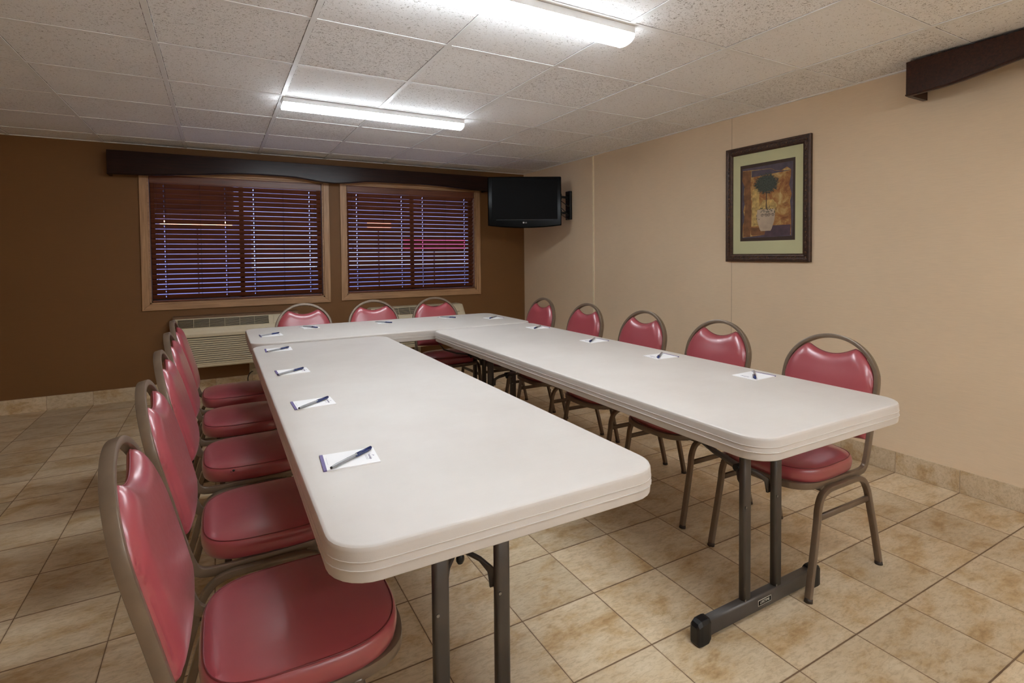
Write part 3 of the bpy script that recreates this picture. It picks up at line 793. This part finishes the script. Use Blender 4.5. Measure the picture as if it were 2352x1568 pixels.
# ---------------------------------------------------------------- framed picture
def picture():
    y0, y1, z0, z1 = 2.073, 2.733, 1.203, 2.036
    root = thing('framed_picture', 'framed print of a potted round tree hanging on the beige wall', 'picture', (WX, (y0 + y1) / 2, (z0 + z1) / 2), -PI / 2)
    w, h = y1 - y0, z1 - z0      # local: x to the right as seen, -y out of the wall, z up
    fr = .056
    prof = [(0, -.001), (0, -.020), (.006, -.026), (.014, -.0265), (.020, -.023), (.030, -.0215), (.040, -.0225), (.048, -.020), (.054, -.016), (fr, -.010), (fr, -.001)]
    bm = new_bm(); rings = []
    for (i, y) in prof: rings.append([(-w / 2 + i, y, -h / 2 + i), (w / 2 - i, y, -h / 2 + i), (w / 2 - i, y, h / 2 - i), (-w / 2 + i, y, h / 2 - i)])
    loft(bm, rings, cap0=False, cap1=False, smooth=False); frame = obj('frame', bm, M['bronze'], root)
    bm = new_bm(); rnd = random.Random(3)
    def deco(cx, cz, horiz, k):
        r = .0062 if k % 2 else .0042
        sc = (1, .55, 1)
        sphere(bm, (cx, -.023, cz), r, sc, 8, 0)
        for s in (-1, 1):
            dx, dz = (s * .012, s * .006) if horiz else (s * .006, s * .012)
            sphere(bm, (cx + dx, -.0225, cz + dz), .0045, (1.5 if horiz else .7, .45, .7 if horiz else 1.5), 8, 1)
    n = 18
    for k in range(n):
        x = -w / 2 + .03 + (w - .06) * k / (n - 1)
        for z in (-h / 2 + .031, h / 2 - .031): deco(x, z, True, k)
    n = 24
    for k in range(1, n - 1):
        z = -h / 2 + .03 + (h - .06) * k / (n - 1)
        for x in (-w / 2 + .031, w / 2 - .031): deco(x, z, False, k)
    obj('carved_ornament', bm, [M['gold'], M['bronze']], frame)
    bm = new_bm()
    iw, ih = w / 2 - fr, h / 2 - fr; mw, mb, mt = .098 - .0, .098, .098
    ox0, ox1, oz0, oz1 = -iw + .062, iw - .058, -ih + .092, ih - .078
    box(bm, -iw, iw, -.006, -.002, -ih, ih); obj('mat_board', bm, M['mat'], root)
    # the print, flat layers
    mats = [simple('print dark border', (.045, .022, .012), .6), None, simple('print slate', (.085, .065, .085), .6, 0, .25, 25), simple('print plum', (.075, .042, .055), .6, 0, .2, 20),
            simple('print foliage', (.055, .065, .05), .7, 0, .5, 120), simple('print stem', (.06, .035, .03), .7), simple('print pot', (.46, .36, .26), .6, 0, .15, 14), simple('print ink', (.07, .055, .05), .7), simple('print umber', (.20, .09, .035), .7, 0, .3, 25), simple('print straw', (.50, .34, .12), .7, 0, .4, 40)]
    oc = NM('print ochre'); v = oc.coord(); f1 = oc.noise(v, 14, 7, .65, 1.); oc.col(oc.ramp(f1, [(.3, (.17, .06, .02)), (.45, (.33, .14, .045)), (.55, (.42, .24, .075)), (.68, (.55, .40, .18))])); oc.rough(.7); mats[1] = oc.m
    bm = new_bm(); pw, ph = ox1 - ox0, oz1 - oz0
    def poly(pts, mi, lay):
        vs = [bm.verts.new((ox0 + u * pw, -.0062 - lay * .00025, oz0 + t * ph)) for u, t in pts]
        f = bm.faces.new(vs); f.material_index = mi
    poly([(0, 0), (1, 0), (1, 1), (0, 1)], 0, 0)
    R = random.Random(11)
    poly([(.05, .04), (.95, .05), (.97, .30), (.96, .6), (.965, .96), (.04, .955), (.035, .5)], 2, 1)
    torn = [(.05, .05), (.22, .06), (.45, .075), (.70, .07), (.93, .06), (.935, .2), (.93, .36), (.915, .48), (.94, .56), (.90, .68), (.925, .78), (.93, .86), (.86, .90), (.76, .865), (.66, .875), (.58, .91), (.40, .915), (.2, .925), (.05, .93), (.04, .80), (.085, .72), (.07, .62), (.10, .52), (.06, .40), (.09, .30), (.05, .20)]
    poly(torn, 1, 2)
    poly([(.06, .06), (.20, .055), (.22, .40), (.20, .72), (.215, .915), (.05, .92), (.045, .8), (.09, .7), (.07, .55), (.10, .45), (.07, .25)], 8, 3)
    poly([(.22, .83), (.55, .84), (.90, .85), (.92, .855), (.76, .86), (.66, .87), (.58, .905), (.22, .915)], 2, 4)
    poly([(.46, .05), (.92, .06), (.925, .19), (.50, .19)], 3, 4)
    poly([(.20, .17), (.56, .18), (.56, .075), (.22, .075)], 8, 3.8)
    poly([(.22, .19), (.36, .19), (.37, .62), (.33, .70), (.24, .66)], 9, 4)
    poly([(.40, .30), (.62, .32), (.70, .44), (.62, .52), (.44, .52), (.36, .42)], 9, 5)
    # round tree
    pts = []; cxu, czu = .50, .725
    for k in range(96):
        a = 2 * PI * k / 96; rr = (.215 if k % 2 else .165) * (1 + R.uniform(-.08, .08)); pts.append((cxu + rr * 1.02 * math.cos(a), czu + rr * .60 * math.sin(a)))
    poly(pts, 4, 6)
    for k in range(160):
        a = R.uniform(0, 2 * PI); r0 = R.uniform(.12, .20); r1 = r0 + R.uniform(.03, .07); da = .02
        poly([(cxu + r0 * math.cos(a - da * 2), czu + .6 * r0 * math.sin(a - da * 2)), (cxu + r1 * math.cos(a), czu + .6 * r1 * math.sin(a)), (cxu + r0 * math.cos(a + da * 2), czu + .6 * r0 * math.sin(a + da * 2))], 4, 6.5 + (k % 5) * .05)
    poly([(.49, .38), (.505, .38), (.51, .62), (.495, .62)], 5, 7)
    pot = [(.40, .125), (.58, .125), (.60, .15), (.645, .25), (.66, .33), (.645, .385), (.335, .385), (.32, .33), (.335, .25), (.38, .15)]
    poly(pot, 6, 8); poly([(.33, .380), (.65, .380), (.645, .400), (.335, .400)], 6, 9)
    for k in range(44):
        u = R.uniform(.29, .70); t = .385 + R.uniform(-.03, .05) - (.10 * R.random() if (u < .37 or u > .65) else 0); s = .014
        a = R.uniform(0, PI); poly([(u + s * math.cos(a), t + s * .7 * math.sin(a)), (u + s * .5 * math.cos(a + PI / 2), t + s * .35 * math.sin(a + PI / 2)), (u - s * math.cos(a), t - s * .7 * math.sin(a)), (u - s * .5 * math.cos(a + PI / 2), t - s * .35 * math.sin(a + PI / 2))], 4, 10 + (k % 7) * .1)
    def scroll(cu, ct, r, sgn, mi=7, lay=11):
        P = [(cu + sgn * r * (1 - k / 26) * math.cos(k * .5), ct + r * .62 * (1 - k / 26) * math.sin(k * .5)) for k in range(22)]
        for (a0, b0), (a1, b1) in zip(P[:-1], P[1:]):
            dx, dz = a1 - a0, b1 - b0; L_ = math.hypot(dx, dz) + 1e-6; nx, nz = -dz / L_ * .0028, dx / L_ * .0028
            poly([(a0 - nx, b0 - nz), (a1 - nx, b1 - nz), (a1 + nx, b1 + nz), (a0 + nx, b0 + nz)], mi, lay)
    for cu, sg in ((.43, 1), (.50, -1), (.55, 1), (.62, -1)): scroll(cu, .325, .032, sg)
    for cu, ct in ((.83, .60), (.84, .44), (.80, .24), (.86, .30)): scroll(cu, ct, .045, 1, 8, 5.5)
    obj('print', bm, mats, root)
    return root
picture()

# small screws / holes etc on the table and seat
# ---------------------------------------------------------------- outside
gm = simple('wet asphalt', (.34, .36, .42), .4)
tag(bx('parking_lot', gm, None, -40, 45, BY + 1.0, 90, -.45, -.35), 'dusky paved lot outside seen between the blind slats', 'pavement')
bd = thing('distant_building', 'low building across the lot, a dark band behind the left blind', 'building', (-6., 24., -.35))
bx('wall', simple('pale stucco', (.75, .78, .85), .8), bd, -9, 7.2, 0, 6, 0, 3.35)
bx('roof', simple('dark roof', (.02, .02, .025), .8), bd, -9.4, 6.6, -.5, 6.4, 3.35, 7.5)
for nm, (x, y, z, w_, h_), col_, st_, lab in (
        ('lit_sign', (8.3, 22., 1.55, 2.8, .42), (.9, .16, .34), .55, 'pink glowing sign seen through the right blind'),
        ('lit_sign', (5.6, 21., 2.35, .9, .28), (1, .25, .18), 2.5, 'bright red and white sign seen through the left part of the right blind'),
        ('shop_light', (-.6, 22.2, 2.45, 2.2, .16), (1, .50, .28), 2.2, 'orange glow outside behind the left blind')):
    bm = new_bm(); box(bm, x - w_ / 2, x + w_ / 2, y, y + .15, z, z + h_, 0); box(bm, x - .015, x + .015, y + .16, y + .24, -.35, z + h_, 1)
    tag(obj(nm, bm, [emis(nm + ' glow', col_, st_), M['black']]), lab, 'sign' if 'sign' in nm else 'light')

w = bpy.data.worlds.new('dusk'); bpy.context.scene.world = w; w.use_nodes = True
nt = w.node_tree; bg = nt.nodes['Background']
tc = nt.nodes.new('ShaderNodeTexCoord'); sp = nt.nodes.new('ShaderNodeSeparateXYZ'); rp = nt.nodes.new('ShaderNodeValToRGB')
nt.links.new(tc.outputs['Generated'], sp.inputs[0]); nt.links.new(sp.outputs[2], rp.inputs[0])
cr = rp.color_ramp; cr.elements[0].position = 0; cr.elements[0].color = (.33, .40, .85, 1); cr.elements[1].position = .35; cr.elements[1].color = (.16, .22, .55, 1)
nt.links.new(rp.outputs[0], bg.inputs[0]); bg.inputs[1].default_value = .85

# ---------------------------------------------------------------- camera
f_, cx_, cy_, yaw, pitch, roll, zc = 1222.0157, 1191.887, 621.239, .515483, .029263, -.008706, 1.265336
fv = Vector((math.sin(yaw) * math.cos(pitch), math.cos(yaw) * math.cos(pitch), -math.sin(pitch)))
r_ = Vector((math.cos(yaw), -math.sin(yaw), 0)); u_ = r_.cross(fv)
r2 = r_ * math.cos(roll) + u_ * math.sin(roll); u2 = -r_ * math.sin(roll) + u_ * math.cos(roll)
cam = bpy.data.cameras.new('camera'); co = bpy.data.objects.new('camera', cam); C.objects.link(co)
m4 = Matrix((r2, u2, -fv)).transposed().to_4x4(); m4.translation = (0, 0, zc); co.matrix_world = m4
cam.sensor_width = 36; cam.sensor_fit = 'HORIZONTAL'; cam.lens = f_ / 2352 * 36
cam.shift_x = (1176 - cx_) / 2352; cam.shift_y = (cy_ - 784) / 2352
cam.clip_start = .02; cam.clip_end = 300
S = bpy.context.scene; S.camera = co
S.cycles.max_bounces = 16; S.cycles.diffuse_bounces = 12; S.cycles.glossy_bounces = 6
S.view_settings.view_transform = 'Standard'; S.view_settings.look = 'None'; S.view_settings.gamma = 1; S.view_settings.use_curve_mapping = False
S.view_settings.exposure = 1.82
